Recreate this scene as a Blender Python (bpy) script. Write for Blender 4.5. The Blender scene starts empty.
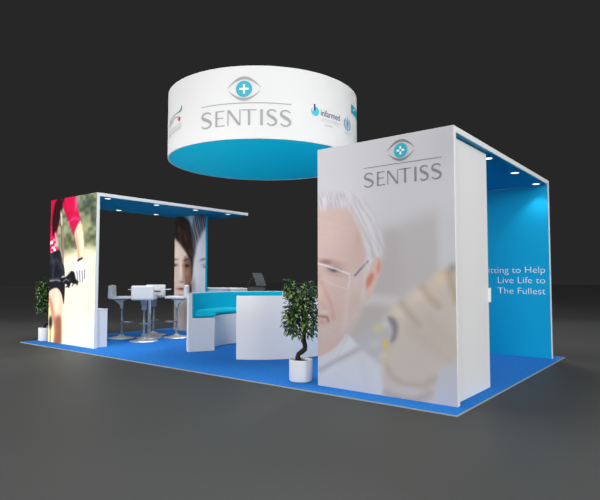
import bpy, bmesh, math, random
import numpy as np
from mathutils import Vector, Matrix

PI = math.pi
S = bpy.context.scene
COL = S.collection
random.seed(7)

# ------------------------------------------------------------------ helpers
def lin(c):
    return tuple(((v/255)/12.92 if v/255 <= .04045 else ((v/255+.055)/1.055)**2.4) for v in c)

def mat(name, rgb, rough=.5, metal=0.0, spec=.5, noise=0.0, nscale=40.0, bump=0.0, emit=None):
    m = bpy.data.materials.new(name); m.use_nodes = True
    nt = m.node_tree; b = nt.nodes['Principled BSDF']
    c = (*rgb, 1)
    b.inputs['Base Color'].default_value = c
    b.inputs['Roughness'].default_value = rough
    b.inputs['Metallic'].default_value = metal
    b.inputs['Specular IOR Level'].default_value = spec
    if noise or bump:
        tc = nt.nodes.new('ShaderNodeTexCoord'); nz = nt.nodes.new('ShaderNodeTexNoise')
        nz.inputs['Scale'].default_value = nscale; nz.inputs['Detail'].default_value = 6
        nt.links.new(tc.outputs['Object'], nz.inputs['Vector'])
        if noise:
            r = nt.nodes.new('ShaderNodeValToRGB')
            r.color_ramp.elements[0].position = .3; r.color_ramp.elements[1].position = .7
            r.color_ramp.elements[0].color = (*[v*(1-noise) for v in rgb], 1)
            r.color_ramp.elements[1].color = (*[min(1, v*(1+noise)) for v in rgb], 1)
            nt.links.new(nz.outputs['Fac'], r.inputs['Fac'])
            nt.links.new(r.outputs['Color'], b.inputs['Base Color'])
        if bump:
            bp = nt.nodes.new('ShaderNodeBump'); bp.inputs['Strength'].default_value = bump
            bp.inputs['Distance'].default_value = .003
            nt.links.new(nz.outputs['Fac'], bp.inputs['Height'])
            nt.links.new(bp.outputs['Normal'], b.inputs['Normal'])
    if emit:
        b.inputs['Emission Color'].default_value = (*emit[0], 1)
        b.inputs['Emission Strength'].default_value = emit[1]
    return m

def print_mat(name, rough=.5, spec=.08):
    m = bpy.data.materials.new(name); m.use_nodes = True
    nt = m.node_tree; b = nt.nodes['Principled BSDF']
    a = nt.nodes.new('ShaderNodeAttribute'); a.attribute_name = 'ink'
    nt.links.new(a.outputs['Color'], b.inputs['Base Color'])
    b.inputs['Roughness'].default_value = rough
    b.inputs['Specular IOR Level'].default_value = spec
    return m

def bm_box(bm, x0, x1, y0, y1, z0, z1, mi=0):
    v = [bm.verts.new((x, y, z)) for x in (x0, x1) for y in (y0, y1) for z in (z0, z1)]
    for f in ((0,1,3,2),(4,6,7,5),(0,4,5,1),(2,3,7,6),(0,2,6,4),(1,5,7,3)):
        bm.faces.new([v[i] for i in f]).material_index = mi
    return v

def bm_lathe(bm, prof, n=40, c=(0,0,0), mi=0, smooth=True, cap=True):
    rings = []
    for r, z in prof:
        rings.append([bm.verts.new((c[0]+r*math.cos(2*PI*k/n), c[1]+r*math.sin(2*PI*k/n), c[2]+z)) for k in range(n)])
    for a, b in zip(rings, rings[1:]):
        for k in range(n):
            f = bm.faces.new((a[k], a[(k+1)%n], b[(k+1)%n], b[k])); f.smooth = smooth; f.material_index = mi
    if cap:
        bm.faces.new(rings[0][::-1]).material_index = mi
        bm.faces.new(rings[-1]).material_index = mi

def bm_tube(bm, pts, rad, n=10, mi=0):
    pts = [Vector(p) for p in pts]
    rad = rad if isinstance(rad, (list, tuple)) else [rad]*len(pts)
    rings = []; prev = None
    for i, p in enumerate(pts):
        d = (pts[min(i+1, len(pts)-1)] - pts[max(i-1, 0)]).normalized()
        u = prev - d*prev.dot(d) if prev is not None else d.orthogonal()
        u.normalize(); prev = u; w = d.cross(u)
        rings.append([bm.verts.new(p + rad[i]*(u*math.cos(2*PI*k/n) + w*math.sin(2*PI*k/n))) for k in range(n)])
    for a, b in zip(rings, rings[1:]):
        for k in range(n):
            f = bm.faces.new((a[k], a[(k+1)%n], b[(k+1)%n], b[k])); f.smooth = True; f.material_index = mi
    bm.faces.new(rings[0][::-1]); bm.faces.new(rings[-1])

def bm_arc(bm, prof, a0, a1, n=48, smooth=True):
    """sweep a closed (r,z) profile round the z axis from a0 to a1, with end caps"""
    rings = []
    for i in range(n+1):
        a = a0 + (a1-a0)*i/n
        rings.append([bm.verts.new((r*math.cos(a), r*math.sin(a), z)) for r, z in prof])
    m = len(prof)
    for A, B in zip(rings, rings[1:]):
        for k in range(m):
            bm.faces.new((A[k], B[k], B[(k+1)%m], A[(k+1)%m]))
    bm.faces.new(rings[0]); bm.faces.new(rings[-1][::-1])

def obj(name, bm, m, parent=None, bevel=0.0, seg=2, angle=None, loc=None):
    bmesh.ops.recalc_face_normals(bm, faces=bm.faces[:])
    me = bpy.data.meshes.new(name); bm.to_mesh(me); bm.free()
    for q in (m if isinstance(m, (list, tuple)) else [m]): me.materials.append(q)
    o = bpy.data.objects.new(name, me); COL.objects.link(o)
    if parent: o.parent = parent
    if loc: o.location = loc
    if angle is not None:
        for p in me.polygons: p.use_smooth = True
        try: me.set_sharp_from_angle(angle=math.radians(angle))
        except Exception: pass
    if bevel:
        b = o.modifiers.new('bevel', 'BEVEL'); b.width = bevel; b.segments = seg; b.limit_method = 'ANGLE'
        b.angle_limit = math.radians(50)
    return o

def thing(name, label, cat, loc=(0,0,0), rotz=0, group=None):
    o = bpy.data.objects.new(name, None); COL.objects.link(o)
    o.empty_display_size = .1
    o.location = loc; o.rotation_euler = (0, 0, rotz)
    o['label'] = label; o['category'] = cat
    if group: o['group'] = group
    return o

def box_part(name, m, parent, x0, x1, y0, y1, z0, z1, bevel=.003):
    bm = bmesh.new(); bm_box(bm, x0, x1, y0, y1, z0, z1)
    return obj(name, bm, m, parent, bevel)

def copy_tree(root, loc, rotz, label):
    r = root.copy(); COL.objects.link(r); r.location = loc; r.rotation_euler = (0, 0, rotz); r['label'] = label
    for ch in list(root.children):
        c = ch.copy(); COL.objects.link(c); c.parent = r
        for g in list(ch.children):
            d = g.copy(); COL.objects.link(d); d.parent = c
    return r

# ------------------------------------------------------------------ materials
WHITE = mat('white_laminate', (.80, .80, .80), .38, spec=.4)
TURQ = mat('turquoise_laminate', (.003, .31, .56), .5, spec=.08)
TURQ_CUSHION = mat('turquoise_cushion_fabric', (.004, .56, .74), .7, spec=.12, noise=.05, nscale=90, bump=.15)
TURQ_FABRIC = mat('turquoise_upholstery', (.003, .44, .64), .75, spec=.1, noise=.06, nscale=90, bump=.15)
BANNER_WHITE = mat('white_banner_fabric', (.715, .72, .715), .7, spec=.2)
BANNER_TURQ = mat('turquoise_banner_fabric', (.003, .70, .90), .7, spec=.08)
FLOOR = mat('grey_hall_floor', (.049, .050, .0485), .55, spec=.15, noise=.02, nscale=.6)
CARPET = mat('blue_carpet', (.022, .168, .53), .95, spec=.05, noise=.14, nscale=26, bump=.5)
TRIM = mat('pale_edge_trim', (.29, .33, .36), .5)
GREY_INK = mat('grey_lettering', (.34, .34, .34), .5)
TURQ_INK = mat('turquoise_print', (.01, .38, .50), .5)
DARK_INK = mat('dark_grey_lettering', (.21, .21, .21), .5)
SLOGAN_INK = mat('pale_slogan_print', (.66, .77, .82), .5)
WHITE_INK = mat('white_lettering', (.82, .84, .86), .5)
NAVY_INK = mat('navy_print', (.02, .02, .16), .5)
CYAN_INK = mat('cyan_print', (.04, .50, .62), .5)
BLUE_INK = mat('blue_emblem_print', (.10, .32, .55), .5)
PALE_INK = mat('pale_small_print', (.52, .52, .56), .5)
GREEN_INK = mat('green_print', (.03, .30, .24), .5)
RED_INK = mat('red_print', (.55, .04, .10), .5)
CHROME = mat('chrome', (.30, .34, .38), .34, metal=.6)
CHROME_BASE = mat('polished_steel_base', (.86, .85, .84), .28, metal=.75)
STOOL_WHITE = mat('white_stool_shell', (.78, .79, .80), .35, spec=.4)
DARK = mat('dark_plastic', (.018, .018, .02), .4)
SCREEN = mat('grey_screen', (.055, .06, .072), .35, noise=.25, nscale=60)
SILVER = mat('grey_frame', (.045, .048, .055), .55, spec=.2)
POT = mat('white_ceramic', (.80, .80, .79), .35, spec=.45)
SOIL = mat('dark_soil', (.025, .017, .012), .95, noise=.4, nscale=60)
BARK = mat('brown_bark', (.020, .012, .008), .85, noise=.45, nscale=35, bump=.6)
LEAF = mat('green_leaf', (.030, .085, .016), .36, spec=.5)
_nt = LEAF.node_tree; _g = _nt.nodes.new('ShaderNodeNewGeometry'); _r = _nt.nodes.new('ShaderNodeValToRGB')
_r.color_ramp.elements[0].color = (.008, .026, .005, 1); _r.color_ramp.elements[1].color = (.15, .26, .065, 1)
_e = _r.color_ramp.elements.new(.6); _e.color = (.016, .048, .009, 1)
_nt.links.new(_g.outputs['Random Per Island'], _r.inputs['Fac']); _nt.links.new(_r.outputs['Color'], _nt.nodes['Principled BSDF'].inputs['Base Color'])
LAMP = mat('lamp_glass', (.9, .9, .88), .4, emit=((1, .97, .92), 2.2))

# ------------------------------------------------------------------ printed posters
def catmull(P, n=5):
    P = np.asarray(P, float); k = len(P); out = []
    for i in range(k):
        a, b, c, d = P[i-1], P[i], P[(i+1) % k], P[(i+2) % k]
        for t in np.linspace(0, 1, n, endpoint=False):
            out.append(.5*((2*b)+(c-a)*t+(2*a-5*b+4*c-d)*t*t+(3*b-a-3*c+d)*t**3))
    return np.array(out)

class Print:
    """a printed sheet: w x h metres, coordinates measured on the sheet"""
    def __init__(s, w, h, nx, ny, base):
        s.w, s.h, s.nx, s.ny = w, h, nx, ny
        X, Z = np.meshgrid(np.linspace(0, w, nx), np.linspace(0, h, ny))
        s.P = np.stack([X.ravel(), Z.ravel()], 1)
        s.C = np.tile(np.array(base, float), (len(s.P), 1))
        s.gamma = 1.0
    def noise(s, sx, sz, seed=0, rot=0.0):
        r = np.random.RandomState(seed); g = r.rand(64, 64); ca, sa = math.cos(rot), math.sin(rot)
        u = ((s.P[:, 0]*ca+s.P[:, 1]*sa)/sx) % 63; v = ((-s.P[:, 0]*sa+s.P[:, 1]*ca)/sz) % 63
        i, j = u.astype(int), v.astype(int); f, e = u-i, v-j
        f = f*f*(3-2*f); e = e*e*(3-2*e)
        return (g[j, i]*(1-f)+g[j, i+1]*f)*(1-e)+(g[j+1, i]*(1-f)+g[j+1, i+1]*f)*e
    def mix(s, m, col):
        m = np.clip(m, 0, 1)[:, None]; s.C = s.C*(1-m)+np.array(col, float)*m
    def dist(s, V, closed=True):
        P = s.P; V = np.asarray(V, float); n = len(V)
        d2 = np.full(len(P), 1e9); ins = np.zeros(len(P), bool)
        for i in range(n if closed else n-1):
            a, b = V[i], V[(i+1) % n]; e = b-a; w = P-a
            t = np.clip((w@e)/max(e@e, 1e-12), 0, 1)
            d = w-t[:, None]*e; d2 = np.minimum(d2, (d*d).sum(1))
            if closed:
                c1 = P[:, 1] >= a[1]; c2 = P[:, 1] < b[1]; c3 = e[0]*w[:, 1] > e[1]*w[:, 0]
                ins ^= (c1 & c2 & c3) | (~c1 & ~c2 & ~c3)
        d = np.sqrt(d2)
        return np.where(ins, -d, d) if closed else d
    def poly(s, V, col, soft=.015, op=1.0, smooth=True):
        d = s.dist(catmull(V) if smooth else V)
        t = np.clip(.5-d/(2*soft), 0, 1); t = t*t*(3-2*t); s.mix(t*op, col); return t
    def line(s, V, col, wid=.01, soft=.006, op=1.0):
        d = s.dist(V, False)-wid
        t = np.clip(.5-d/(2*soft), 0, 1); s.mix(t*op, col)
    def blob(s, c, rx, rz, col, op=1.0, rot=0.0, pw=1.0):
        q = s.P-np.array(c); ca, sa = math.cos(rot), math.sin(rot)
        x = (q[:, 0]*ca+q[:, 1]*sa)/rx; z = (-q[:, 0]*sa+q[:, 1]*ca)/rz
        s.mix(np.exp(-(x*x+z*z)**pw)*op, col)
    def ink(s, gain=1.0):
        c = np.clip(s.C/255, 0, 1)
        l = np.where(c <= .04045, c/12.92, ((c+.055)/1.055)**2.4)
        return np.clip(l**s.gamma*gain, 0, .95)
    def build(s, name, m, parent, x0, y, z0, gain=1.0, thick=.003):
        nx, ny = s.nx, s.ny
        verts = np.c_[s.P[:, 0]+x0, np.full(len(s.P), y), s.P[:, 1]+z0]
        i = np.arange(nx-1); j = np.arange(ny-1)
        a = (j[:, None]*nx+i).ravel()
        faces = np.c_[a, a+1, a+nx+1, a+nx]
        # a back sheet gives the print its thickness
        cn = [0, nx-1, nx*ny-1, nx*(ny-1)]
        vb = verts[cn] + np.array([0, thick, 0]); b = len(verts)
        extra = [(b, b+3, b+2, b+1), (0, b, b+1, nx-1)[::1], (cn[1], b+1, b+2, cn[2]), (cn[2], b+2, b+3, cn[3]), (cn[3], b+3, b, cn[0])]
        me = bpy.data.meshes.new(name)
        me.from_pydata(np.r_[verts, vb].tolist(), [], faces.tolist()+[list(f) for f in extra])
        at = me.attributes.new('ink', 'FLOAT_COLOR', 'POINT')
        cc = np.r_[s.ink(gain), np.tile([.6, .6, .6], (4, 1))]
        at.data.foreach_set('color', np.c_[cc, np.ones(len(cc))].astype(np.float32).ravel())
        me.materials.append(m)
        o = bpy.data.objects.new(name, me); COL.objects.link(o); o.parent = parent
        return o

def paint_man():
    p = Print(1.6, 2.646, 230, 380, (207, 207, 211)); p.gamma = 1.0
    n1 = p.noise(.5, .5, 1)
    p.mix((n1-.5)*.25, (225, 224, 230))
    p.blob((0.169, 2.283), .35, .25, (203, 203, 209), .7)
    p.blob((1.512, 2.494), .18, .22, (190, 190, 196), .55)
    p.blob((1.248, 2.008), .45, .14, (208, 207, 212), .7)
    # blurred room behind the head
    p.poly([(0.653, 1.612), (0.97, 1.719), (1.482, 1.803), (1.503, 1.221), (1.489, 0.985), (1.017, 0.852), (0.423, 0.53), (0.55, 0.959)], (191,187,189), .13)
    p.poly([(0.773, 1.585), (1.003, 1.656), (1.02, 1.112), (0.721, 1.047)], (184,179,180), .08, .6)
    p.poly([(1.432, 1.826), (1.542, 1.855), (1.562, 1.221), (1.443, 1.221)], (206,208,214), .06, .8)
    p.poly([(0.551, 1.044), (0.768, 1.017), (0.996, 1.001), (0.973, 0.911), (0.743, 0.923), (0.5, 0.895)], (205,202,204), .05, .85)
    p.poly([(0.475, 0.873), (0.95, 0.88), (0.926, 0.748), (0.692, 0.53), (0.498, 0.494), (0.372, 0.612)], (183,178,176), .05, .8)
    # hair, then the face over it
    hair = p.poly([(-0.14, 2.11), (0.003, 2.142), (0.196, 2.145), (0.406, 2.107), (0.558, 2.044), (0.68, 1.937), (0.774, 1.783), (0.831, 1.593), (0.836, 1.438), (0.794, 1.336), (0.758, 1.212), (0.685, 1.067), (0.6, 1.003), (0.426, 1.063), (0.166, 1.501), (-0.14, 1.626)], (208,206,209), .045)
    st = p.noise(.016, .20, 4, .55)
    p.mix(hair*np.clip((st-.55)*4, 0, 1)*.45, (176,173,182))
    p.mix(hair*np.clip((.42-st)*4, 0, 1)*.55, (228,227,231))
    face = p.poly([(-0.257, 2.004), (0.002, 2.005), (0.168, 2.008), (0.354, 1.975), (0.456, 1.912), (0.519, 1.811), (0.568, 1.679), (0.616, 1.529), (0.639, 1.402), (0.626, 1.255), (0.613, 1.129), (0.588, 1.002), (0.562, 0.897), (0.512, 0.789), (0.436, 0.669), (0.359, 0.568), (0.215, 0.428), (-0.001, 0.322), (-0.257, 0.253)], (204,180,175), .05)
    p.blob((0.167, 1.723), .20, .22, (208,184,179), .85)
    p.blob((0.543, 1.638), .05, .22, (200,162,158), .6, -.16)
    p.blob((0.579, 1.467), .05, .12, (206,176,172), .6)
    p.blob((0.057, 1.482), .14, .07, (205,180,173), .5)
    p.blob((0.502, 1.149), .09, .14, (213,198,196), .75)
    p.blob((0.361, 0.911), .11, .16, (210,188,183), .7)
    fr = p.noise(.22, .025, 12, -.1)
    p.mix((face*np.clip((fr-.6)*3, 0, 1)*.14)*(p.P[:, 1] > 1.35), (190,166,160))
    # front hair and temple swept back over the skin
    tuft = p.poly([(-0.257, 2.109), (0.003, 2.131), (0.195, 2.128), (0.406, 2.08), (0.533, 1.992), (0.457, 1.945), (0.301, 1.969), (0.113, 1.962), (-0.257, 1.957)], (202,197,203), .06, .85)
    p.mix(tuft*np.clip((p.noise(.014, .10, 14, .2)-.5)*4, 0, 1)*.5, (170,158,172))
    p.mix(tuft*np.clip((.4-p.noise(.014, .10, 14, .2))*4, 0, 1)*.5, (222,219,224))
    tm = p.poly([(0.482, 1.997), (0.607, 1.954), (0.715, 1.797), (0.784, 1.585), (0.771, 1.399), (0.699, 1.317), (0.663, 1.359), (0.628, 1.528), (0.568, 1.701), (0.507, 1.855)], (214,212,215), .06, .9)
    p.mix(tm*np.clip((st-.5)*5, 0, 1)*.5, (184,181,190))
    p.line([(0.544, 1.884), (0.63, 1.74), (0.689, 1.547), (0.712, 1.4)], (190,184,190), .006, .02, .5)
    p.line([(0.655, 1.865), (0.75, 1.67), (0.784, 1.481)], (184,182,190), .006, .02, .55)
    p.line([(0.75, 1.732), (0.808, 1.542)], (176,174,182), .006, .02, .5)
    # brow, eye and spectacles
    p.blob((0.125, 1.369), .10, .030, (138,104,100), .9, -.10)
    p.blob((0.259, 1.334), .07, .03, (165,136,132), .7, -.2)
    p.blob((0.298, 1.344), .14, .03, (192,168,163), .6, -.2)
    p.blob((0.015, 1.191), .05, .08, (192,158,152), .7)
    p.blob((0.219, 1.274), .13, .045, (176,152,149), .7, -.12)
    p.line([(0.138, 1.296), (0.219, 1.307), (0.324, 1.273)], (128,104,106), .006, .014, .8)
    p.blob((0.219, 1.276), .060, .020, (80,80,92), 1.0, -.1)
    p.blob((0.239, 1.224), .11, .012, (184,154,150), .7, -.14)
    p.line([(0.001, 1.354), (0.111, 1.33), (0.272, 1.284), (0.414, 1.234)], (232,224,224), .008, .008, .95)
    p.line([(0.001, 1.337), (0.111, 1.311), (0.272, 1.264), (0.401, 1.218)], (172,140,140), .003, .008, .5)
    p.line([(0.414, 1.24), (0.433, 1.17), (0.401, 1.084)], (226,220,221), .006, .012, .7)
    p.line([(0.028, 1.191), (0.192, 1.125), (0.375, 1.073)], (224,212,210), .004, .012, .5)
    p.line([(0.49, 1.218), (0.565, 1.287), (0.651, 1.365)], (96,90,116), .008, .010, .95)
    p.line([(0.503, 1.234), (0.577, 1.302)], (160,158,180), .004, .006, .6)
    # ear
    p.poly([(0.723, 1.379), (0.771, 1.404), (0.812, 1.377), (0.817, 1.295), (0.787, 1.212), (0.745, 1.15), (0.709, 1.067), (0.66, 0.973), (0.624, 0.961), (0.606, 1.066), (0.626, 1.202), (0.675, 1.296)], (216,186,178), .018)
    p.poly([(0.668, 1.223), (0.71, 1.244), (0.722, 1.202), (0.685, 1.129), (0.637, 1.087), (0.625, 1.16)], (206,128,116), .025, .9)
    p.blob((0.782, 1.305), .022, .075, (206,138,128), .75, -.15)
    p.line([(0.625, 1.066), (0.587, 0.939)], (206,180,176), .012, .02, .5)
    p.poly([(0.602, 1.36), (0.663, 1.338), (0.625, 1.15), (0.612, 0.961), (0.563, 0.96), (0.577, 1.171)], (212,207,208), .04, .6)
    # nose fold, mouth, beard
    p.line([(0.056, 1.135), (0.11, 1.025), (0.177, 0.906), (0.21, 0.754)], (205,148,140), .014, .03, .75)
    p.blob((0.014, 1.034), .06, .10, (214,186,178), .7)
    p.line([(-0.014, 0.944), (0.083, 0.88), (0.123, 0.838)], (200,160,150), .012, .03, .6)
    p.blob((0.096, 0.815), .07, .02, (214,202,198), .7, .2)
    p.line([(-0.014, 0.765), (0.069, 0.764), (0.13, 0.755), (0.143, 0.718)], (142,88,82), .009, .018, .85)
    p.blob((0.055, 0.702), .06, .03, (198,150,143), .7)
    beard = p.poly([(-0.085, 0.605), (0.027, 0.634), (0.19, 0.666), (0.322, 0.759), (0.45, 0.829), (0.525, 0.917), (0.575, 0.96), (0.562, 0.834), (0.474, 0.682), (0.359, 0.558), (0.215, 0.439), (-0.001, 0.366), (-0.085, 0.359)], (207,192,190), .06, .8)
    p.mix(beard*(p.noise(.012, .03, 9) > .6)*.25, (188,172,170))
    p.line([(0.414, 1.127), (0.387, 0.901), (0.36, 0.686)], (222,210,207), .012, .04, .5)
    p.poly([(-0.085, 0.471), (0.109, 0.529), (0.321, 0.587), (0.372, 0.548), (0.268, 0.411), (0.108, 0.31), (-0.085, 0.247)], (206,180,176), .05, .75)
    # white coat and collar
    p.poly([(0.385, 0.592), (0.473, 0.524), (0.596, 0.46), (0.727, 0.369), (0.796, 0.295), (0.795, 0.153), (0.861, -0.138), (-0.114, -0.289), (-0.113, 0.244), (0.054, 0.327), (0.215, 0.418), (0.32, 0.512)], (210,212,219), .022)
    p.line([(0.411, 0.614), (0.346, 0.471), (0.254, 0.324)], (188,186,194), .005, .02, .7)
    p.line([(0.448, 0.522), (0.333, 0.417), (0.161, 0.163)], (222,224,230), .02, .05, .5)
    p.line([(0.57, 0.333), (0.617, 0.132), (0.592, -0.036)], (196,199,208), .02, .06, .5)
    p.line([(0.24, 0.129), (0.42, 0.066), (0.688, 0.038)], (198,200,210), .01, .05, .4)
    p.blob((0.689, 0.099), .10, .06, (216,208,204), .5)
    p.blob((0.356, -0.027), .3, .08, (198,203,216), .6)
    # gloved hand
    p.poly([(0.835, 0.764), (0.905, 0.848), (0.973, 0.931), (1.051, 0.963), (1.107, 1.044), (1.215, 1.094), (1.278, 1.144), (1.372, 1.192), (1.454, 1.269), (1.543, 1.287), (1.735, 1.34), (1.718, 0.336), (1.509, 0.369), (1.43, 0.304), (1.407, 0.114), (1.324, -0.019), (1.094, -0.044), (0.851, -0.02), (0.819, 0.236), (0.855, 0.441)], (203,193,185), .05)
    p.blob((1.017, 0.862), .11, .085, (220,208,196), .85, .5)
    p.blob((1.235, 1.027), .12, .075, (222,209,196), .85, .4)
    p.blob((1.453, 1.183), .09, .07, (224,205,180), .85, .4)
    p.line([(1.04, 0.933), (1.105, 0.856), (1.21, 0.744)], (160,136,116), .012, .06, .6)
    p.line([(1.267, 1.095), (1.338, 1.0), (1.419, 0.926)], (164,136,112), .012, .06, .6)
    p.line([(1.533, 1.249), (1.56, 1.136), (1.606, 0.988)], (156,130,104), .012, .06, .6)
    p.blob((1.572, 1.286), .04, .05, (150,150,158), .7)
    p.line([(1.124, 0.68), (1.332, 0.55), (1.549, 0.41)], (188,172,160), .015, .07, .5)
    p.line([(1.336, 0.808), (1.513, 0.63), (1.608, 0.508)], (190,176,165), .015, .07, .5)
    p.blob((1.334, 0.645), .2, .2, (192,180,172), .5)
    p.blob((1.12, 0.338), .2, .16, (200,190,182), .6)
    p.line([(0.843, 0.34), (0.921, 0.198), (1.053, 0.145), (1.265, 0.152), (1.389, 0.243)], (172,154,134), .012, .05, .65)
    p.blob((1.138, 0.078), .16, .045, (206,198,192), .8)
    p.line([(0.851, 0.03), (1.029, -0.005), (1.201, 0.01), (1.326, 0.085)], (166,140,142), .012, .05, .6)
    p.poly([(1.43, 0.304), (1.529, 0.389), (1.72, 0.445), (1.71, -0.096), (1.344, -0.082), (1.386, 0.074)], (197,197,207), .06)
    # blurred instrument
    p.line([(0.026, 0.17), (0.215, 0.277), (0.422, 0.382), (0.644, 0.505)], (172,167,175), .018, .035, .9)
    p.poly([(0.523, 0.517), (0.621, 0.628), (0.765, 0.719), (0.904, 0.787), (0.982, 0.751), (0.981, 0.611), (0.901, 0.486), (0.762, 0.403), (0.644, 0.423)], (186,185,190), .05)
    p.blob((0.692, 0.489), .13, .05, (200,199,206), .7, .5)
    p.poly([(0.596, 0.543), (0.716, 0.45), (0.785, 0.395), (0.796, 0.315), (0.691, 0.365), (0.596, 0.439)], (186,184,192), .05, .8)
    p.blob((0.858, 0.724), .07, .05, (208,208,214), .7, .5)
    p.poly([(0.881, 0.786), (0.949, 0.789), (0.993, 0.712), (0.97, 0.591), (0.913, 0.547), (0.937, 0.668)], (134,126,136), .035, .85)
    p.blob((0.765, 0.668), .055, .045, (212,198,150), .75)
    p.blob((0.85, 0.512), .036, .055, (222,196,104), .85)
    p.blob((0.831, 0.359), .05, .06, (214,198,168), .6)
    return p

def paint_cyclist():
    p = Print(1.586, 2.646, 150, 250, (254, 238, 208)); p.gamma = 1.25
    n = p.noise(.22, .22, 2); n2 = p.noise(.09, .07, 5)
    p.poly([(-0.475, 3.096), (1.975, 2.811), (2.012, 1.713), (1.237, 1.706), (0.45, 1.587), (-0.394, 1.608)], (150,156,128), .16)
    p.blob((1.306, 2.434), .22, .16, (60,76,62), .9)
    p.blob((1.102, 2.593), .25, .12, (120,136,124), .7)
    p.blob((1.507, 2.211), .10, .12, (70,84,66), .9)
    p.blob((1.255, 2.089), .18, .10, (176,170,120), .7)
    p.blob((1.393, 1.873), .16, .10, (92,98,62), .85)
    p.blob((0.723, 1.85), .20, .14, (98,102,70), .8)
    p.blob((0.637, 2.199), .10, .20, (140,142,116), .7)
    p.mix((n2-.5)*.9*(p.P[:, 1] > 1.7), (46,58,44)); p.mix((.45-n2)*.8*(p.P[:, 1] > 1.7), (206,208,176))
    p.blob((1.234, 0.979), .5, .55, (255,243,214), .9)
    p.blob((1.327, 0.298), .5, .45, (255,244,220), .9)
    p.mix((n-.62)*.35*(p.P[:, 1] < 1.5), (240,210,150))
    p.poly([(-0.105, 0.658), (0.201, 0.632), (0.235, -0.044), (-0.067, -0.068)], (244,226,176), .02)
    # leg
    p.poly([(-0.043, 0.941), (0.182, 1.019), (0.441, 1.003), (0.524, 0.788), (0.516, 0.571), (0.492, 0.318), (0.475, -0.079), (0.238, -0.098), (0.24, 0.23), (0.132, 0.518), (0.027, 0.7)], (240,205,184), .03)
    p.poly([(0.039, 0.849), (0.161, 0.686), (0.248, 0.45), (0.297, 0.197), (0.274, -0.095), (0.2, -0.102), (0.221, 0.229), (0.113, 0.517), (0.006, 0.736)], (200,140,112), .04, .8)
    p.poly([(0.248, 0.45), (0.429, 0.495), (0.492, 0.318), (0.476, -0.114), (0.239, -0.135), (0.279, 0.196)], (150,98,76), .07, .85)
    p.blob((0.305, 0.782), .08, .22, (255,228,208), .8)
    p.line([(0.064, 0.367), (0.084, -0.038)], (110,80,60), .02, .03, .8)
    p.blob((0.083, 0.368), .07, .12, (46,58,72), .95, 0, 2)
    p.blob((0.049, 0.126), .03, .12, (250,236,190), .8)
    # shorts
    p.poly([(-0.161, 1.717), (0.297, 1.721), (0.452, 1.551), (0.552, 1.331), (0.582, 1.077), (0.574, 0.861), (0.548, 0.716), (0.464, 0.895), (0.295, 1.002), (0.071, 0.971), (-0.119, 0.921)], (36,39,48), .02)
    p.line([(0.006, 1.486), (0.269, 1.518), (0.46, 1.368)], (86,92,106), .02, .05, .7)
    p.line([(0.024, 1.148), (0.323, 1.185), (0.507, 1.131)], (104,108,118), .012, .03, .7)
    p.line([(0.025, 1.129), (0.287, 1.149), (0.508, 1.113)], (196,198,204), .010, .015, .85)
    p.line([(0.037, 1.635), (0.161, 1.445), (0.134, 1.222)], (84,88,100), .03, .05, .7)
    p.line([(0.375, 1.626), (0.477, 1.404), (0.523, 1.186)], (70,74,86), .02, .04, .7)
    p.blob((0.243, 1.296), .06, .12, (24,26,33), .8)
    # jersey body, waist print and sleeve
    p.poly([(-0.211, 2.678), (0.098, 2.707), (0.434, 2.693), (0.336, 2.442), (0.293, 2.185), (0.231, 1.927), (0.221, 1.742), (-0.161, 1.717)], (192,10,76), .02)
    p.poly([(0.143, 2.57), (0.325, 2.666), (0.507, 2.686), (0.443, 2.507), (0.31, 2.221), (0.207, 2.04), (0.097, 1.971), (0.045, 2.238)], (44,4,20), .04, .92)
    p.blob((0.007, 2.241), .05, .28, (168,12,60), .7)
    p.poly([(-0.173, 1.946), (0.058, 1.973), (0.214, 1.891), (0.279, 1.703), (-0.159, 1.679)], (214,40,96), .02)
    w = p.noise(.05, .05, 8)
    m = p.poly([(-0.171, 1.908), (0.214, 1.891), (0.279, 1.703), (-0.159, 1.679)], (214,40,96), .02, 0)
    p.mix(m*(w > .52), (245,225,230))
    p.line([(0.19, 2.004), (0.257, 1.778)], (244,214,190), .03, .03, .8)
    p.poly([(0.399, 2.659), (0.614, 2.712), (0.844, 2.672), (0.936, 2.519), (0.994, 2.354), (1.069, 2.188), (0.954, 2.107), (0.865, 1.951), (0.748, 2.084), (0.597, 2.293), (0.444, 2.489)], (208,12,86), .02)
    sp = p.noise(.06, .05, 21)
    p.blob((0.903, 2.504), .05, .14, (255,130,175), .8)
    p.line([(0.595, 2.348), (0.77, 2.371), (0.945, 2.322)], (176,10,60), .012, .04, .6)
    p.line([(0.672, 2.197), (0.844, 2.257), (1.017, 2.227)], (255,120,168), .016, .03, .8)
    p.line([(0.473, 2.634), (0.554, 2.443), (0.743, 2.192)], (150,8,50), .012, .04, .5)
    # strap and hose
    p.line([(0.472, 2.671), (0.369, 2.513), (0.36, 2.329)], (46,26,30), .035, .02, .9)
    p.line([(0.375, 2.402), (0.447, 2.028), (0.481, 1.696), (0.491, 1.477)], (156,134,122), .035, .02, .95)
    p.line([(0.351, 2.366), (0.414, 1.956), (0.446, 1.661)], (90,70,66), .008, .012, .8)
    p.line([(-0.031, 2.605), (-0.024, 2.243), (0.041, 1.936)], (236,40,116), .03, .05, .8)
    p.line([(0.384, 2.364), (0.415, 2.177)], (232,222,214), .022, .02, .9)
    # forearm, watch and glove
    p.poly([(0.874, 1.969), (0.954, 2.107), (1.069, 2.188), (1.142, 2.025), (1.202, 1.76), (1.23, 1.498), (1.031, 1.485), (0.969, 1.751)], (250,212,188), .02)
    p.line([(0.927, 1.931), (1.004, 1.732), (1.046, 1.519)], (214,154,128), .025, .03, .8)
    p.blob((1.134, 1.815), .04, .25, (255,232,212), .7)
    p.line([(1.014, 1.494), (1.146, 1.526)], (40,36,38), .022, .012, .95)
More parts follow.
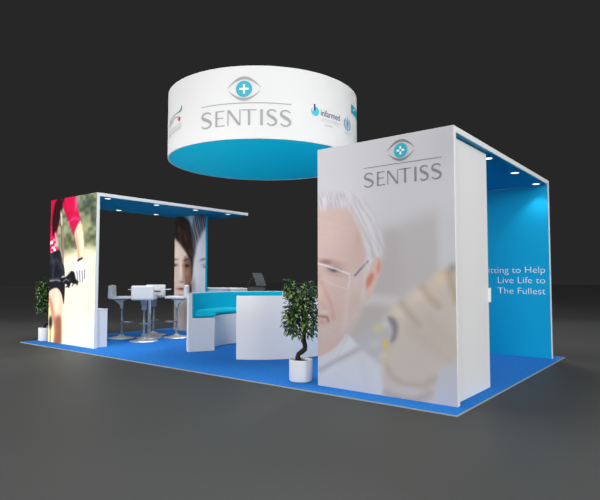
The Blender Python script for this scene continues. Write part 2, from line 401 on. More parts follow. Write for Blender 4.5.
    p.poly([(0.881, 1.416), (1.015, 1.467), (1.212, 1.516), (1.283, 1.376), (1.304, 1.255), (1.244, 1.152), (1.097, 1.108), (0.961, 1.151), (0.888, 1.257)], (232,228,232), .02)
    for a, b in (((0.989, 1.292), (1.012, 1.151)), ((1.072, 1.309), (1.096, 1.125)), ((1.155, 1.308), (1.179, 1.134)), ((1.237, 1.325), (1.242, 1.186))):
        p.line([a, b], (84,84,96), .011, .014, .9)
    p.blob((1.052, 1.396), .08, .05, (206,200,208), .6)
    # handlebar and brake
    p.poly([(0.415, 1.167), (0.611, 1.222), (0.748, 1.302), (0.887, 1.292), (0.96, 1.168), (1.047, 1.116), (0.896, 1.08), (0.792, 1.097), (0.726, 1.007), (0.617, 1.078), (0.474, 1.067)], (22,22,28), .018)
    p.line([(0.468, 1.204), (0.611, 1.222), (0.748, 1.293)], (210,206,206), .016, .016, .9)
    p.line([(0.829, 1.044), (0.895, 1.098), (1.031, 1.099)], (30,30,36), .012, .012, .9)
    p.line([(0.508, 1.113), (0.613, 1.168), (0.72, 1.132)], (180,180,184), .010, .012, .8)
    p.line([(0.62, 1.024), (0.724, 1.052)], (40,38,40), .014, .012, .9)
    p.blob((0.998, 1.081), .03, .03, (36,34,38), .9)
    p.blob((0.754, 1.168), .04, .03, (92,92,100), .7)
    return p

def paint_faces():
    p = Print(1.055, 2.58, 110, 240, (150, 142, 138))
    p.poly([(-0.268, 2.894), (1.25, 2.873), (1.26, 2.111), (0.538, 1.922), (-0.253, 2.187)], (104,140,164), .05)
    p.blob((0.596, 2.504), .10, .14, (136,164,182), .8)
    # grey haired man on the right
    p.poly([(0.603, 2.121), (0.769, 2.291), (1.031, 2.386), (1.351, 2.387), (1.372, 0.714), (0.575, 0.693), (0.578, 1.54)], (178,180,188), .05)
    hair = p.poly([(0.696, 2.632), (0.928, 2.769), (1.347, 2.733), (1.351, 2.408), (1.065, 2.296), (0.888, 2.107), (0.775, 1.891), (0.678, 1.627), (0.597, 1.45), (0.553, 2.034), (0.616, 2.345)], (62,68,80), .07)
    st = p.noise(.022, .30, 3, .25)
    p.mix(hair*np.clip((st-.5)*4, 0, 1)*.6, (128,134,146))
    p.mix(hair*np.clip((.45-st)*4, 0, 1)*.6, (32,35,44))
    p.blob((0.842, 1.844), .09, .18, (190,192,200), .8)
    p.blob((0.785, 1.249), .07, .25, (188,188,194), .7)
    p.blob((0.978, 1.587), .10, .028, (88,86,94), .85, .15)
    p.blob((1.028, 1.466), .09, .045, (132,130,138), .8)
    p.blob((1.038, 1.422), .05, .018, (84,82,90), .9)
    p.blob((0.671, 1.027), .06, .14, (130,118,118), .7)
    # woman on the left
    p.poly([(-0.563, 2.512), (-0.037, 2.431), (0.185, 2.096), (0.436, 1.813), (0.563, 1.45), (0.585, 1.093), (0.524, 0.692), (-0.517, 0.476)], (186,168,156), .04)
    p.blob((0.084, 1.778), .10, .20, (200,184,172), .8)
    h = p.poly([(-0.559, 2.369), (-0.187, 2.582), (0.068, 2.622), (0.318, 2.58), (0.512, 2.442), (0.602, 2.166), (0.642, 1.761), (0.633, 1.316), (0.585, 1.138), (0.528, 1.451), (0.438, 1.711), (0.242, 1.91), (0.043, 2.068), (-0.141, 2.158), (-0.554, 2.13)], (34,24,21), .05)
    p.mix(h*np.clip((p.noise(.05, .16, 6, .5)-.55)*4, 0, 1)*.5, (78,56,46))
    # warm shadow over the far side of the face
    p.poly([(0.352, 1.657), (0.543, 1.585), (0.6, 1.227), (0.555, 0.87), (0.438, 0.734), (0.374, 1.002), (0.347, 1.363)], (112,78,64), .07, .9)
    p.blob((0.445, 1.295), .05, .06, (150,114,96), .6)
    p.blob((0.416, 1.592), .10, .022, (52,34,28), .9, .15)
    p.blob((0.449, 1.463), .12, .045, (62,42,36), .85)
    p.blob((0.442, 1.456), .05, .022, (18,12,12), 1.0)
    p.blob((-0.003, 1.608), .12, .022, (84,62,54), .8)
    p.blob((0.018, 1.481), .11, .038, (100,78,70), .8)
    p.blob((0.004, 1.474), .05, .020, (34,26,25), .95)
    p.blob((0.22, 1.364), .035, .22, (210,196,184), .75)
    p.line([(0.309, 1.499), (0.334, 1.272), (0.309, 1.114)], (132,96,80), .02, .05, .75)
    p.blob((0.257, 1.091), .07, .022, (120,84,72), .8)
    p.blob((0.242, 0.933), .12, .034, (132,58,54), .9)
    p.blob((0.242, 0.942), .12, .008, (80,32,32), .8)
    p.blob((0.245, 0.797), .10, .02, (140,102,90), .6)
    p.blob((0.571, 0.915), .05, .16, (40,28,26), .85)
    # chins and shoulders
    p.poly([(-0.294, 0.623), (0.143, 0.591), (0.49, 0.691), (1.277, 0.755), (1.29, -0.244), (-0.273, -0.369)], (150,140,134), .10)
    p.blob((0.427, 0.354), .08, .30, (116,104,98), .6)
    p.blob((0.15, 0.183), .12, .12, (168,160,156), .6)
    return p

# ------------------------------------------------------------------ lettering: S E N T I S S in one unit of width
def strip(pts, wid):
    """polyline with a width per point -> list of quads"""
    P = [Vector((*q, 0)) for q in pts]; L, R = [], []
    for i, q in enumerate(P):
        d = (P[min(i+1, len(P)-1)]-P[max(i-1, 0)]).normalized(); nrm = Vector((-d.y, d.x, 0))
        w = wid[i] if isinstance(wid, (list, tuple)) else wid
        L.append(q+nrm*w/2); R.append(q-nrm*w/2)
    return [(L[i].xy, L[i+1].xy, R[i+1].xy, R[i].xy) for i in range(len(P)-1)]

def lerp_pts(a, b, n=8):
    return [(a[0]+(b[0]-a[0])*i/n, a[1]+(b[1]-a[1])*i/n) for i in range(n+1)]

def letter_s(x0, x1, H):
    w = x1-x0
    ctrl = [(.90,.86),(.70,.965),(.45,.985),(.20,.92),(.10,.77),(.19,.64),(.45,.545),(.72,.44),(.90,.29),(.82,.11),(.55,.015),(.28,.03),(.05,.14)]
    c = [Vector(q) for q in ctrl]; pts = []
    for i in range(len(c)-1):
        a, b, d, e = c[max(i-1,0)], c[i], c[i+1], c[min(i+2,len(c)-1)]
        for t in [k/6 for k in range(6)]:
            pts.append(.5*((2*b)+(d-a)*t+(2*a-5*b+4*d-e)*t*t+(3*b-a-3*d+e)*t**3))
    pts.append(c[-1])
    n = len(pts)
    wid = [.016+.018*math.exp(-((i/(n-1)-.52)/.22)**2) for i in range(n)]
    return strip([(x0+q.x*w, q.y*H) for q in pts], wid)

def logo_quads():
    H = .168; q = []
    X = dict(S=(0,.140),E=(.182,.292),N=(.322,.464),T=(.477,.632),I=(.666,.702),S2=(.738,.845),S3=(.876,.998))
    for k in ('S','S2','S3'): q += letter_s(*X[k], H)
    a, b = X['E']
    q += strip(lerp_pts((a+.012,0),(a+.012,H)), .024)
    for z, e in ((.006,b),(H*.53,b-.014),(H-.006,b-.004)): q += strip(lerp_pts((a+.012,z),(e,z)), .012)
    a, b = X['N']
    q += strip(lerp_pts((a+.006,0),(a+.006,H)), .012)
    q += strip(lerp_pts((a+.012,H-.004),(b-.012,.006)), .026)
    q += strip(lerp_pts((b-.006,0),(b-.006,H)), .012)
    a, b = X['T']
    q += strip(lerp_pts((a,H-.006),(b,H-.006)), .012)
    q += strip(lerp_pts(((a+b)/2,0),((a+b)/2,H)), .026)
    a, b = X['I']
    q += strip(lerp_pts(((a+b)/2,0),((a+b)/2,H)), .028)
    return q

def eye_quads():
    up, lo, cy = [], [], .385
    up_p, up_w, lo_p, lo_w = [], [], [], []
    for i in range(25):
        t = i/24; x = -.175+.35*t
        up_p.append((.5+x, cy+.012+.105*math.sin(PI*t)**.85 - .02*(1-t)*0)); up_w.append(.005+.027*math.sin(PI*min(1,t*1.02))**1.2)
        x2 = -.165+.335*t
        lo_p.append((.5+x2, cy-.018-.092*math.sin(PI*t)**.9)); lo_w.append(.004+.026*math.sin(PI*t)**1.3)
    disc = []
    n = 40; r = .086
    for k in range(n):
        a, b = 2*PI*k/n, 2*PI*(k+1)/n
        for r0, r1 in ((.0005,.045),(.045,r)):
            disc.append(tuple((.5+rr*math.cos(t), cy+rr*math.sin(t)) for rr, t in ((r0,a),(r1,a),(r1,b),(r0,b))))
    cross = strip(lerp_pts((.5-.05,cy),(.5+.05,cy),6), .022)+strip(lerp_pts((.5,cy-.05),(.5,cy+.05),6), .022)
    return strip(up_p, up_w), strip(lo_p, lo_w), disc, cross

def quads_obj(name, quads, m, parent, fmap):
    bm = bmesh.new()
    for q in quads:
        try: bm.faces.new([bm.verts.new(fmap(u, v)) for u, v in q])
        except ValueError: pass
    me = bpy.data.meshes.new(name); bm.to_mesh(me); bm.free(); me.materials.append(m)
    o = bpy.data.objects.new(name, me); COL.objects.link(o); o.parent = parent
    return o

def add_logo(parent, fm, GREY_INK=GREY_INK):
    """fm(u, v, lift) maps logo units on to the surface"""
    ink = lambda u, v: fm(u, v, .003)
    quads_obj('lettering', logo_quads(), GREY_INK, parent, ink)['label'] = 'grey lettering SENTISS'
    quads_obj('rule_line', strip(lerp_pts((0,.236),(1,.236),40), .009), GREY_INK, parent, ink)
    up, lo, disc, cross = eye_quads()
    quads_obj('upper_lid', up, GREY_INK, parent, ink); quads_obj('lower_lid', lo, GREY_INK, parent, ink)
    top = parent.parent is None
    e = quads_obj('iris', disc, TURQ_INK, parent, lambda u, v: fm(u, v, .004)); e['label'] = 'turquoise iris with a white cross'
    quads_obj('cross', cross, WHITE_INK, e if top else parent, lambda u, v: fm(u, v, .006))

def text_mesh(body, size, align='LEFT', thin=0.0):
    cu = bpy.data.curves.new('txt', 'FONT'); cu.body = body; cu.size = size; cu.align_x = align
    cu.resolution_u = 4; cu.offset = -thin
    t = bpy.data.objects.new('txt', cu); COL.objects.link(t)
    bpy.context.view_layer.update()
    me = bpy.data.meshes.new_from_object(t.evaluated_get(bpy.context.evaluated_depsgraph_get()))
    bpy.data.objects.remove(t); bpy.data.curves.remove(cu)
    return me

# ------------------------------------------------------------------ setting
# floor colour painted darker farther from the camera, fading it into the dark background
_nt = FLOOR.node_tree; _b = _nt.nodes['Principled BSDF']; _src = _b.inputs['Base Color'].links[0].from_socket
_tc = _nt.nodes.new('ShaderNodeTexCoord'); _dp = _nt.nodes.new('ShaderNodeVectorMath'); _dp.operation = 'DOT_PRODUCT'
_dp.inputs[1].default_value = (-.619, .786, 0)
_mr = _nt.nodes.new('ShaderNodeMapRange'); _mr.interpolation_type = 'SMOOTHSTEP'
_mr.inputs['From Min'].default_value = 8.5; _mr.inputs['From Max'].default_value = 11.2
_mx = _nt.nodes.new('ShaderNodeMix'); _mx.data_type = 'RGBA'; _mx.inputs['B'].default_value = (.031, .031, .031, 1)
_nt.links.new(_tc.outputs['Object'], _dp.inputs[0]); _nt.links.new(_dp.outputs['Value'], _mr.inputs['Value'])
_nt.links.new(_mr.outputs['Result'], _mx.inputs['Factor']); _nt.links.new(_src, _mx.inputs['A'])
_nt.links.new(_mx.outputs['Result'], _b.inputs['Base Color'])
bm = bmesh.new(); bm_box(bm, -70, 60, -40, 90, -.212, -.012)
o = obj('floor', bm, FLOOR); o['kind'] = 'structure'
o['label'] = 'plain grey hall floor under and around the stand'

t = thing('carpet', 'bright blue carpet covering the whole stand, with a thin pale edge', 'carpet')
box_part('pile', CARPET, t, -8.353, -.009, .009, 4.233, -.0115, 0, 0)
bm = bmesh.new()
for x0, x1, y0, y1 in ((-8.362,0,0,.009),(-8.362,0,4.233,4.242),(-8.362,-8.353,.009,4.233),(-.009,0,.009,4.233)):
    bm_box(bm, x0, x1, y0, y1, -.012, 0)
obj('edge_trim', bm, TRIM, t)

# ------------------------------------------------------------------ portals
def downlight(parent, x, y, zc):
    bm = bmesh.new()
    bm_lathe(bm, [(.050,-.001),(.050,-.004),(.058,-.006),(.058,.0)], 24, (x, y, zc), 1, cap=False)
    bm_lathe(bm, [(.0495,-.003),(.0495,-.001)], 24, (x, y, zc), 0)
    obj('downlight', bm, [LAMP, WHITE], parent)
    l = bpy.data.lights.new('spot', 'SPOT'); l.energy = SPOT_W; l.spot_size = math.radians(100); l.spot_blend = .5
    l.color = (1, .97, .92); l.shadow_soft_size = .04
    s = bpy.data.objects.new('spot', l); COL.objects.link(s); s.parent = parent; s.location = (x, y, zc-.02)

SPOT_W = 12
HT = 2.646; RT = .058
# right portal
R = thing('portal_frame', 'large white portal booth with a poster of a bespectacled man on its front', 'display stand', (-.91, 2.13, 0), 0, 'portal frames of the stand')
def rp(n, m, *a, bevel=.003, parent=None):
    x0, x1, y0, y1, z0, z1 = a
    o = box_part(n, m, parent or R, x0+.91, x1+.91, y0-2.13, y1-2.13, z0, z1, bevel); return o
fp = rp('front_panel', WHITE, -1.708, -.108, .292, .345, 0, HT)
rf = rp('roof', WHITE, -1.708, -.108, .345, 3.975, HT-RT, HT)
rp('roof_lining', TURQ, -1.700, -.118, .347, 3.90, HT-RT-.006, HT-RT+.001, bevel=0)
bk = rp('back_panel', WHITE, -1.708, -.108, 3.925, 3.975, 0, HT-RT)
rp('back_lining', TURQ, -1.700, -.116, 3.915, 3.926, .001, HT-RT-.008, bevel=0)
rp('storage_cabinet', WHITE, -1.64, -.168, .345, 1.37, 0, 2.575)
rp('wall_box', WHITE, -.30, -.150, 1.37, 1.40, .925, 1.082)
for x in (-.232, -1.56):
    for y in (1.62, 2.69, 3.74): downlight(R, x+.91, y-2.13, HT-RT-.006)
man = paint_man().build('printed_poster', print_mat('man_print'), fp, -.80, .289-2.13, 0, .86)
man['label'] = 'poster of a grey haired man in spectacles holding an instrument'
LW = .868
def fm_tower(u, v, lift): return (-1.100+u*LW+.91, .289-2.13-lift, 2.150+v*LW)
add_logo(fp, fm_tower, DARK_INK)
for body, zb, xr in (('Committing to Help', 1.265, -.168), ('Live Life to', 1.108, -.170), ('The Fullest', .945, -.174)):
    me = text_mesh(body, .140, 'RIGHT', .0015)
    me.transform(Matrix.Translation((xr+.91, 3.912-2.13, zb)) @ Matrix.Rotation(PI/2, 4, 'X') @ Matrix.Diagonal((1.125, 1, 1, 1)))
    me.materials.clear(); me.materials.append(SLOGAN_INK)
    o = bpy.data.objects.new('slogan_line', me); COL.objects.link(o); o.parent = R
    o['label'] = 'pale slogan line reading ' + body

# left portal
Lp = thing('portal_frame', 'white portal frame with a poster of a cyclist on its front', 'display stand', (-7.2, 2.19, 0), 0, 'portal frames of the stand')
def lp(n, m, *a, bevel=.003):
    x0, x1, y0, y1, z0, z1 = a
    return box_part(n, m, Lp, x0+7.2, x1+7.2, y0-2.19, y1-2.19, z0, z1, bevel)
fp = lp('front_panel', WHITE, -7.997, -6.411, .345, .40, 0, HT)
lp('roof', WHITE, -7.997, -6.411, .40, 4.035, HT-RT, HT)
lp('roof_lining', TURQ, -7.990, -6.421, .402, 4.028, HT-RT-.006, HT-RT+.001, bevel=0)
bp = lp('back_panel', TURQ, -7.94, -6.885, 3.203, 3.255, 0, HT-RT-.006)
for x, ys in ((-6.535, (.62, 1.65, 2.61, 3.53)), (-7.80, (.62, 1.65, 2.57))):
    for y in ys: downlight(Lp, x+7.2, y-2.19, HT-RT-.006)
o = paint_cyclist().build('printed_poster', print_mat('cyclist_print'), fp, -.797, .342-2.19, 0, 1.3)
o['label'] = 'poster of a cyclist in a red jersey gripping a handlebar'
o = paint_faces().build('printed_poster', print_mat('faces_print'), bp, -.740, 3.20-2.19, 0, 1.35)
o['label'] = 'poster of two faces side by side'

t = thing('low_cabinet', 'low white cabinet tucked behind the cyclist poster panel', 'cabinet', (-7.2, .52, 0))
box_part('body', WHITE, t, -.70, .708, -.118, .112, 0, .635, .003)
box_part('top', WHITE, t, -.702, .711, -.119, .115, .635, .652, .003)

# ------------------------------------------------------------------ round banner
BX, BY, BR, Z0, Z1 = -3.85, 1.728, 1.499, 3.038, 4.025
B = thing('hanging_banner', 'round white hanging banner with turquoise underside above the stand', 'banner', (BX, BY, Z0))
bm = bmesh.new(); n = 128
prof = [(BR,0),(BR,Z1-Z0),(BR-.02,Z1-Z0),(BR-.02,0)]
rings = [[bm.verts.new((r*math.cos(2*PI*k/n), r*math.sin(2*PI*k/n), z)) for k in range(n)] for r, z in prof]
for i in range(4):
    a, b = rings[i], rings[(i+1) % 4]
    for k in range(n): bm.faces.new((a[k], a[(k+1)%n], b[(k+1)%n], b[k]))
obj('fabric_ring', bm, BANNER_WHITE, B, angle=40)
bm = bmesh.new(); bm_lathe(bm, [(BR-.004,.003),(BR-.004,.012)], n, smooth=False); 
obj('underside', bm, BANNER_TURQ, B)
bm = bmesh.new(); bm_lathe(bm, [(BR-.02,.0),(BR-.02,.01)], n, smooth=False, c=(0,0,Z1-Z0-.03)); obj('top_cover', bm, BANNER_WHITE, B)
def cyl(a_deg, z, lift=.003):
    a = math.radians(a_deg); return ((BR+lift)*math.cos(a), (BR+lift)*math.sin(a), z-Z0)
LWC = math.radians(48.9)*BR
def fm_cyl(u, v, lift): return cyl(-82.2+48.9*u, 3.216+v*LWC, lift+.001)
add_logo(B, fm_cyl)

def cyl_text(body, size, a0, z, m, name, parent, squash=1.0):
    me = text_mesh(body, size)
    bm = bmesh.new(); bm.from_mesh(me); bpy.data.meshes.remove(me)
    bmesh.ops.triangulate(bm, faces=bm.faces[:])
    for v in bm.verts: v.co = cyl(a0+math.degrees(v.co.x*squash/BR), z+v.co.y, .004)
    me = bpy.data.meshes.new(name); bm.to_mesh(me); bm.free(); me.materials.append(m)
    o = bpy.data.objects.new(name, me); COL.objects.link(o); o.parent = parent; return o
def disc_quads(cu, cv, r, n=28, r0=0.0):
    return [tuple((cu+rr*math.cos(t), cv+rr*math.sin(t)) for rr, t in ((max(r0,.0005),2*PI*k/n),(r,2*PI*k/n),(r,2*PI*(k+1)/n),(max(r0,.0005),2*PI*(k+1)/n))) for k in range(n)]
def on_cyl(a0, z0, lift=.004): return lambda u, v: cyl(a0+math.degrees(u/BR), z0+v, lift)
# agency logo
g = quads_obj('agency_logo', disc_quads(0, 0, .066), CYAN_INK, B, on_cyl(-19.6, 3.478)); g['label'] = 'cyan disc logo reading infarmed'
quads_obj('logo_bar', strip(lerp_pts((-.012,.005),(-.012,.098)), .028), NAVY_INK, g, on_cyl(-19.6, 3.478, .006))
quads_obj('logo_notch', strip(lerp_pts((-.036,.0),(-.036,.068)), .016), WHITE_INK, g, on_cyl(-19.6, 3.478, .005))
cyl_text('infarmed', .132, -16.2, 3.432, NAVY_INK, 'logo_lettering', g, .84)
sm = strip(lerp_pts((.10,-.085),(.50,-.085),12), .008)+strip(lerp_pts((.10,-.11),(.46,-.11),12), .006)
quads_obj('small_print', sm, PALE_INK, g, on_cyl(-19.6, 3.478))
quads_obj('small_print', strip(lerp_pts((.16,-.165),(.32,-.165),8), .018), PALE_INK, g, on_cyl(-19.6, 3.478))
# health emblem: globe, wreath and staff
on_em = lambda u, v: cyl(7.2+math.degrees(u*1.2/BR), 3.447+v*1.25, .004)
em = disc_quads(0, 0, .050, 28, .044)+disc_quads(0, 0, .027, 24, .022)
for k in range(4):
    a = PI*k/4; em += strip(lerp_pts((-.05*math.cos(a),-.05*math.sin(a)),(.05*math.cos(a),.05*math.sin(a)),4), .005)
em += strip(lerp_pts((0,-.09),(0,.085)), .009)
for s in (-1, 1):
    em += strip([(s*(.066+.012*math.sin(PI*i/10))*math.cos(-PI/2+i*PI*.8/10)*1.05, .075*math.sin(-PI/2+i*PI*.8/10)) for i in range(11)], [.006+.016*math.sin(PI*i/10) for i in range(11)])
g = quads_obj('globe_emblem', em, BLUE_INK, B, on_em); g['label'] = 'blue globe and wreath emblem'
quads_obj('small_print', strip(lerp_pts((-.07,-.115),(.07,-.115),6), .012), PALE_INK, g, on_em)
# turquoise square logo
g = quads_obj('square_logo', [tuple((a+da, b+db) for da, db in ((0,0),(.06,0),(.06,.135),(0,.135))) for a in [k*.06 for k in range(7)] for b in (0,)], TURQ_INK, B, on_cyl(12.6, 3.655))
g['label'] = 'turquoise rectangular logo'
quads_obj('logo_mark', strip([(.08,.045),(.12,.085),(.17,.095),(.22,.075)], .02), WHITE_INK, g, on_cyl(12.6, 3.655, .006))
quads_obj('small_print', strip(lerp_pts((.10,0),(.26,0),6), .012)+strip(lerp_pts((.10,-.06),(.26,-.06),6), .03), PALE_INK, B, on_cyl(16, 3.40))
# grey curved logo at the other side
sw = strip([(-.50,-.035),(-.40,.025),(-.28,.055),(-.15,.065),(-.04,.07),(.0,.09)], [.018,.018,.018,.02,.022,.014])
sw += strip([(-.46,-.06),(-.34,-.005),(-.22,.02),(-.10,.0)], .02)+strip([(-.50,-.085),(-.38,-.035),(-.26,-.015)], .008)
g = quads_obj('swoosh_logo', sw, GREY_INK, B, on_cyl(-98.4, 3.495)); g['label'] = 'grey swoosh logo with green tip and red dot'
quads_obj('logo_tip', strip([(-.10,.065),(-.03,.078),(.0,.11),(-.01,.15)], [.012,.03,.03,.006]), GREEN_INK, g, on_cyl(-98.4, 3.495, .006))
quads_obj('logo_dot', disc_quads(-.065, -.035, .034), RED_INK, g, on_cyl(-98.4, 3.495, .006))
quads_obj('small_print', strip(lerp_pts((-.5,-.145),(.01,-.115),16), .007)+strip(lerp_pts((-.5,-.185),(.01,-.15),16), .007)+strip(lerp_pts((-.5,-.21),(-.02,-.175),16), .007), GREY_INK, g, on_cyl(-98.4, 3.495))

# ------------------------------------------------------------------ curved sofas
SX, SY, RO, RI = -4.254, 2.179, 1.288, .837
def sofa(label, a0, a1, RO=RO):
    t = thing('curved_sofa', label, 'sofa', (SX, SY, 0), 0, 'curved sofas facing each other')
    a0, a1 = math.radians(a0), math.radians(a1)
    bm = bmesh.new(); bm_arc(bm, [(RI,0),(RO-.065,0),(RO-.065,.540),(RI,.540)], a0, a1, 64)
    obj('base', bm, WHITE, t, .006, angle=40)
    bm = bmesh.new(); bm_arc(bm, [(RO-.065,0),(RO,0),(RO,.930),(RO-.065,.930)], a0, a1, 64)
    obj('back_shell', bm, WHITE, t, .006, angle=40)
    d = .022
    bm = bmesh.new(); rt = .022
    pr = [(RI+.012,.552),(RI-.026,.566),(RI-.036,.592),(RI-.022,.622),(RI+.03,.642),(RO-.22,.650),(RO-.14,.640),(RO-.110,.622),(RO-.110,.552)]
    bm_arc(bm, pr, a0+d, a1-d, 64)
    obj('seat_cushion', bm, TURQ_CUSHION, t, .026, 5, angle=50)
    bm = bmesh.new(); bm_arc(bm, [(RO-.105,.546),(RO-.066,.546),(RO-.066,.924),(RO-.09,.924),(RO-.102,.90)], a0+d*.4, a1-d*.4, 64)
    obj('back_upholstery', bm, TURQ_FABRIC, t, .006, angle=50)
sofa('curved white sofa showing its turquoise seat and back, opening towards the room', 114.2, 241.6, 1.272)
sofa('curved white sofa seen from its plain white back, beside the potted tree', -65.5, 64)

# ------------------------------------------------------------------ reception counter and kiosk behind
t = thing('reception_counter', 'white curved counter showing its top behind the turquoise sofa', 'counter', (-6.75, 2.4, 0))
a0, a1 = math.radians(119), math.radians(57)
bm = bmesh.new(); bm_arc(bm, [(1.06,0),(1.42,0),(1.42,.935),(1.06,.935)], a1, a0, 32); obj('body', bm, WHITE, t, .004, angle=40)
bm = bmesh.new(); bm_arc(bm, [(1.03,.935),(1.44,.935),(1.44,.967),(1.03,.967)], a1-.012, a0+.012, 32); obj('countertop', bm, WHITE, t, .004, angle=40)

K = thing('display_kiosk', 'dark tilted display on a stand behind the turquoise sofa', 'kiosk', (-5.52, 3.40, 0), math.radians(38.2))
box_part('pedestal', DARK, K, -.17, .15, -.14, .14, .03, .90, .01)
box_part('foot', DARK, K, -.22, .20, -.20, .20, 0, .03, .008)
box_part('tray', DARK, K, -.195, .17, -.16, .16, .90, 1.005, .01)
bm = bmesh.new()
# screen panel: leaning slab, higher edge to the left
def slab(bm, q, th, mi=0):
    nrm = (Vector(q[1])-Vector(q[0])).cross(Vector(q[3])-Vector(q[0])).normalized()*th
    a = [bm.verts.new(Vector(p)) for p in q]; b = [bm.verts.new(Vector(p)+nrm) for p in q]
    for f in ((a[0],a[1],a[2],a[3]),(b[3],b[2],b[1],b[0])): bm.faces.new(f).material_index = mi
    for i in range(4): bm.faces.new((a[i], b[i], b[(i+1)%4], a[(i+1)%4])).material_index = mi
scr = obj('screen_frame', bm, SILVER, K) if False else None
bm.free(); bm = bmesh.new()
slab(bm, [(.0,-.17,1.01),(.19,-.13,1.015),(.075,.11,1.272),(-.125,.07,1.272)], .022)
sf = obj('display_housing', bm, SILVER, K, .004)
bm = bmesh.new()
slab(bm, [(.008,-.176,1.023),(.178,-.14,1.027),(.071,.094,1.262),(-.108,.058,1.262)], -.006)
obj('screen', bm, SCREEN, sf)
bm = bmesh.new(); bm_tube(bm, [(-.10,.0,1.20),(-.155,-.02,1.13),(-.185,-.03,1.06),(-.188,-.03,1.0)], .009); obj('support_arm', bm, SILVER, K)
bm = bmesh.new(); bm_tube(bm, [(.0,-.15,1.05),(-.03,-.15,1.02),(-.045,-.15,1.0)], .010); obj('support_arm', bm, SILVER, K)

# ------------------------------------------------------------------ bar table and stools
t = thing('bar_table', 'round white bar table with a chrome column between the bar stools', 'table', (-7.065, 1.905, 0))
bm = bmesh.new(); bm_lathe(bm, [(.400,.948),(.415,.953),(.415,.961),(.412,.964)], 64); obj('tabletop', bm, STOOL_WHITE, t)
bm = bmesh.new(); bm_lathe(bm, [(.034,.02),(.034,.90),(.10,.948),(.14,.949)], 32); obj('column', bm, CHROME_BASE, t)
bm = bmesh.new(); bm_lathe(bm, [(.26,0),(.26,.008),(.16,.022),(.06,.04),(.035,.06)], 48); obj('base', bm, CHROME_BASE, t)

def make_stool(label):
    t = thing('bar_stool', label, 'bar stool', (0,0,0), 0, 'white bar stools round the bar table')
    bm = bmesh.new(); bm_lathe(bm, [(.262,0),(.262,.006),(.20,.018),(.11,.030),(.055,.048),(.034,.075)], 48); obj('base', bm, CHROME_BASE, t)
    bm = bmesh.new(); bm_lathe(bm, [(.024,.06),(.023,.40),(.017,.41),(.017,.73)], 24); obj('column', bm, CHROME, t)
    bm = bmesh.new()                                     # tapered bracket under the seat, +x is the front
    pr = [(-.19,.770),(.12,.770),(.035,.72),(.028,.58),(-.028,.58),(-.04,.66)]
    a = [bm.verts.new((x, -.045, z)) for x, z in pr]; b = [bm.verts.new((x, .045, z)) for x, z in pr]
    bm.faces.new(a[::-1]); bm.faces.new(b)
    for i in range(6): bm.faces.new((a[i], a[(i+1)%6], b[(i+1)%6], b[i]))
    obj('seat_support', bm, CHROME, t, .008)
    bm = bmesh.new()
    bm_tube(bm, [(0,-.018,.315),(.11,-.10,.315),(.19,-.10,.315),(.215,-.06,.315),(.215,.06,.315),(.19,.10,.315),(.11,.10,.315),(0,.018,.315)], .011)
    obj('footrest', bm, CHROME, t)
    def slabp(prof, y, bev, name):
        bm = bmesh.new()
        a = [bm.verts.new((x, -y, z)) for x, z in prof]; b = [bm.verts.new((x, y, z)) for x, z in prof]; n = len(prof)
        bm.faces.new(a[::-1]); bm.faces.new(b)
        for i in range(n): bm.faces.new((a[i], a[(i+1)%n], b[(i+1)%n], b[i]))
        return obj(name, bm, STOOL_WHITE, t, bev, 4)
    slabp([(-.17,.772),(.21,.780),(.215,.818),(.19,.828),(-.13,.822),(-.17,.82)], .20, .014, 'seat')
    slabp([(-.235,.805),(-.212,.775),(-.17,.772),(-.150,.825),(-.162,1.036),(-.195,1.044),(-.226,1.036)], .205, .022, 'backrest')
    return t
spots = [((-7.44,1.53), 45, 'white bar stool in profile, nearest the cyclist panel and low cabinet'),
         ((-6.685,1.515), 135, 'white bar stool turned away, its back hiding the near edge of the bar table'),
         ((-7.45,2.295), -45, 'white bar stool behind the bar table, facing out over the tabletop'),
         ((-6.695,2.285), 225, 'white bar stool beside the left end of the turquoise sofa, facing the bar table')]
proto = make_stool(spots[0][2])
for i, ((x, y), a, lab) in enumerate(spots):
    if i == 0: proto.location = (x, y, 0); proto.rotation_euler = (0, 0, math.radians(a)); st = proto
    else: st = copy_tree(proto, (x, y, 0), math.radians(a), lab)
    if i == 2:
        bm = bmesh.new(); bm_box(bm, -.158, -.150, -.05, .11, .885, .912)
        o = obj('grip_slot', bm, DARK, st); o['label'] = 'dark slot in the backrest'

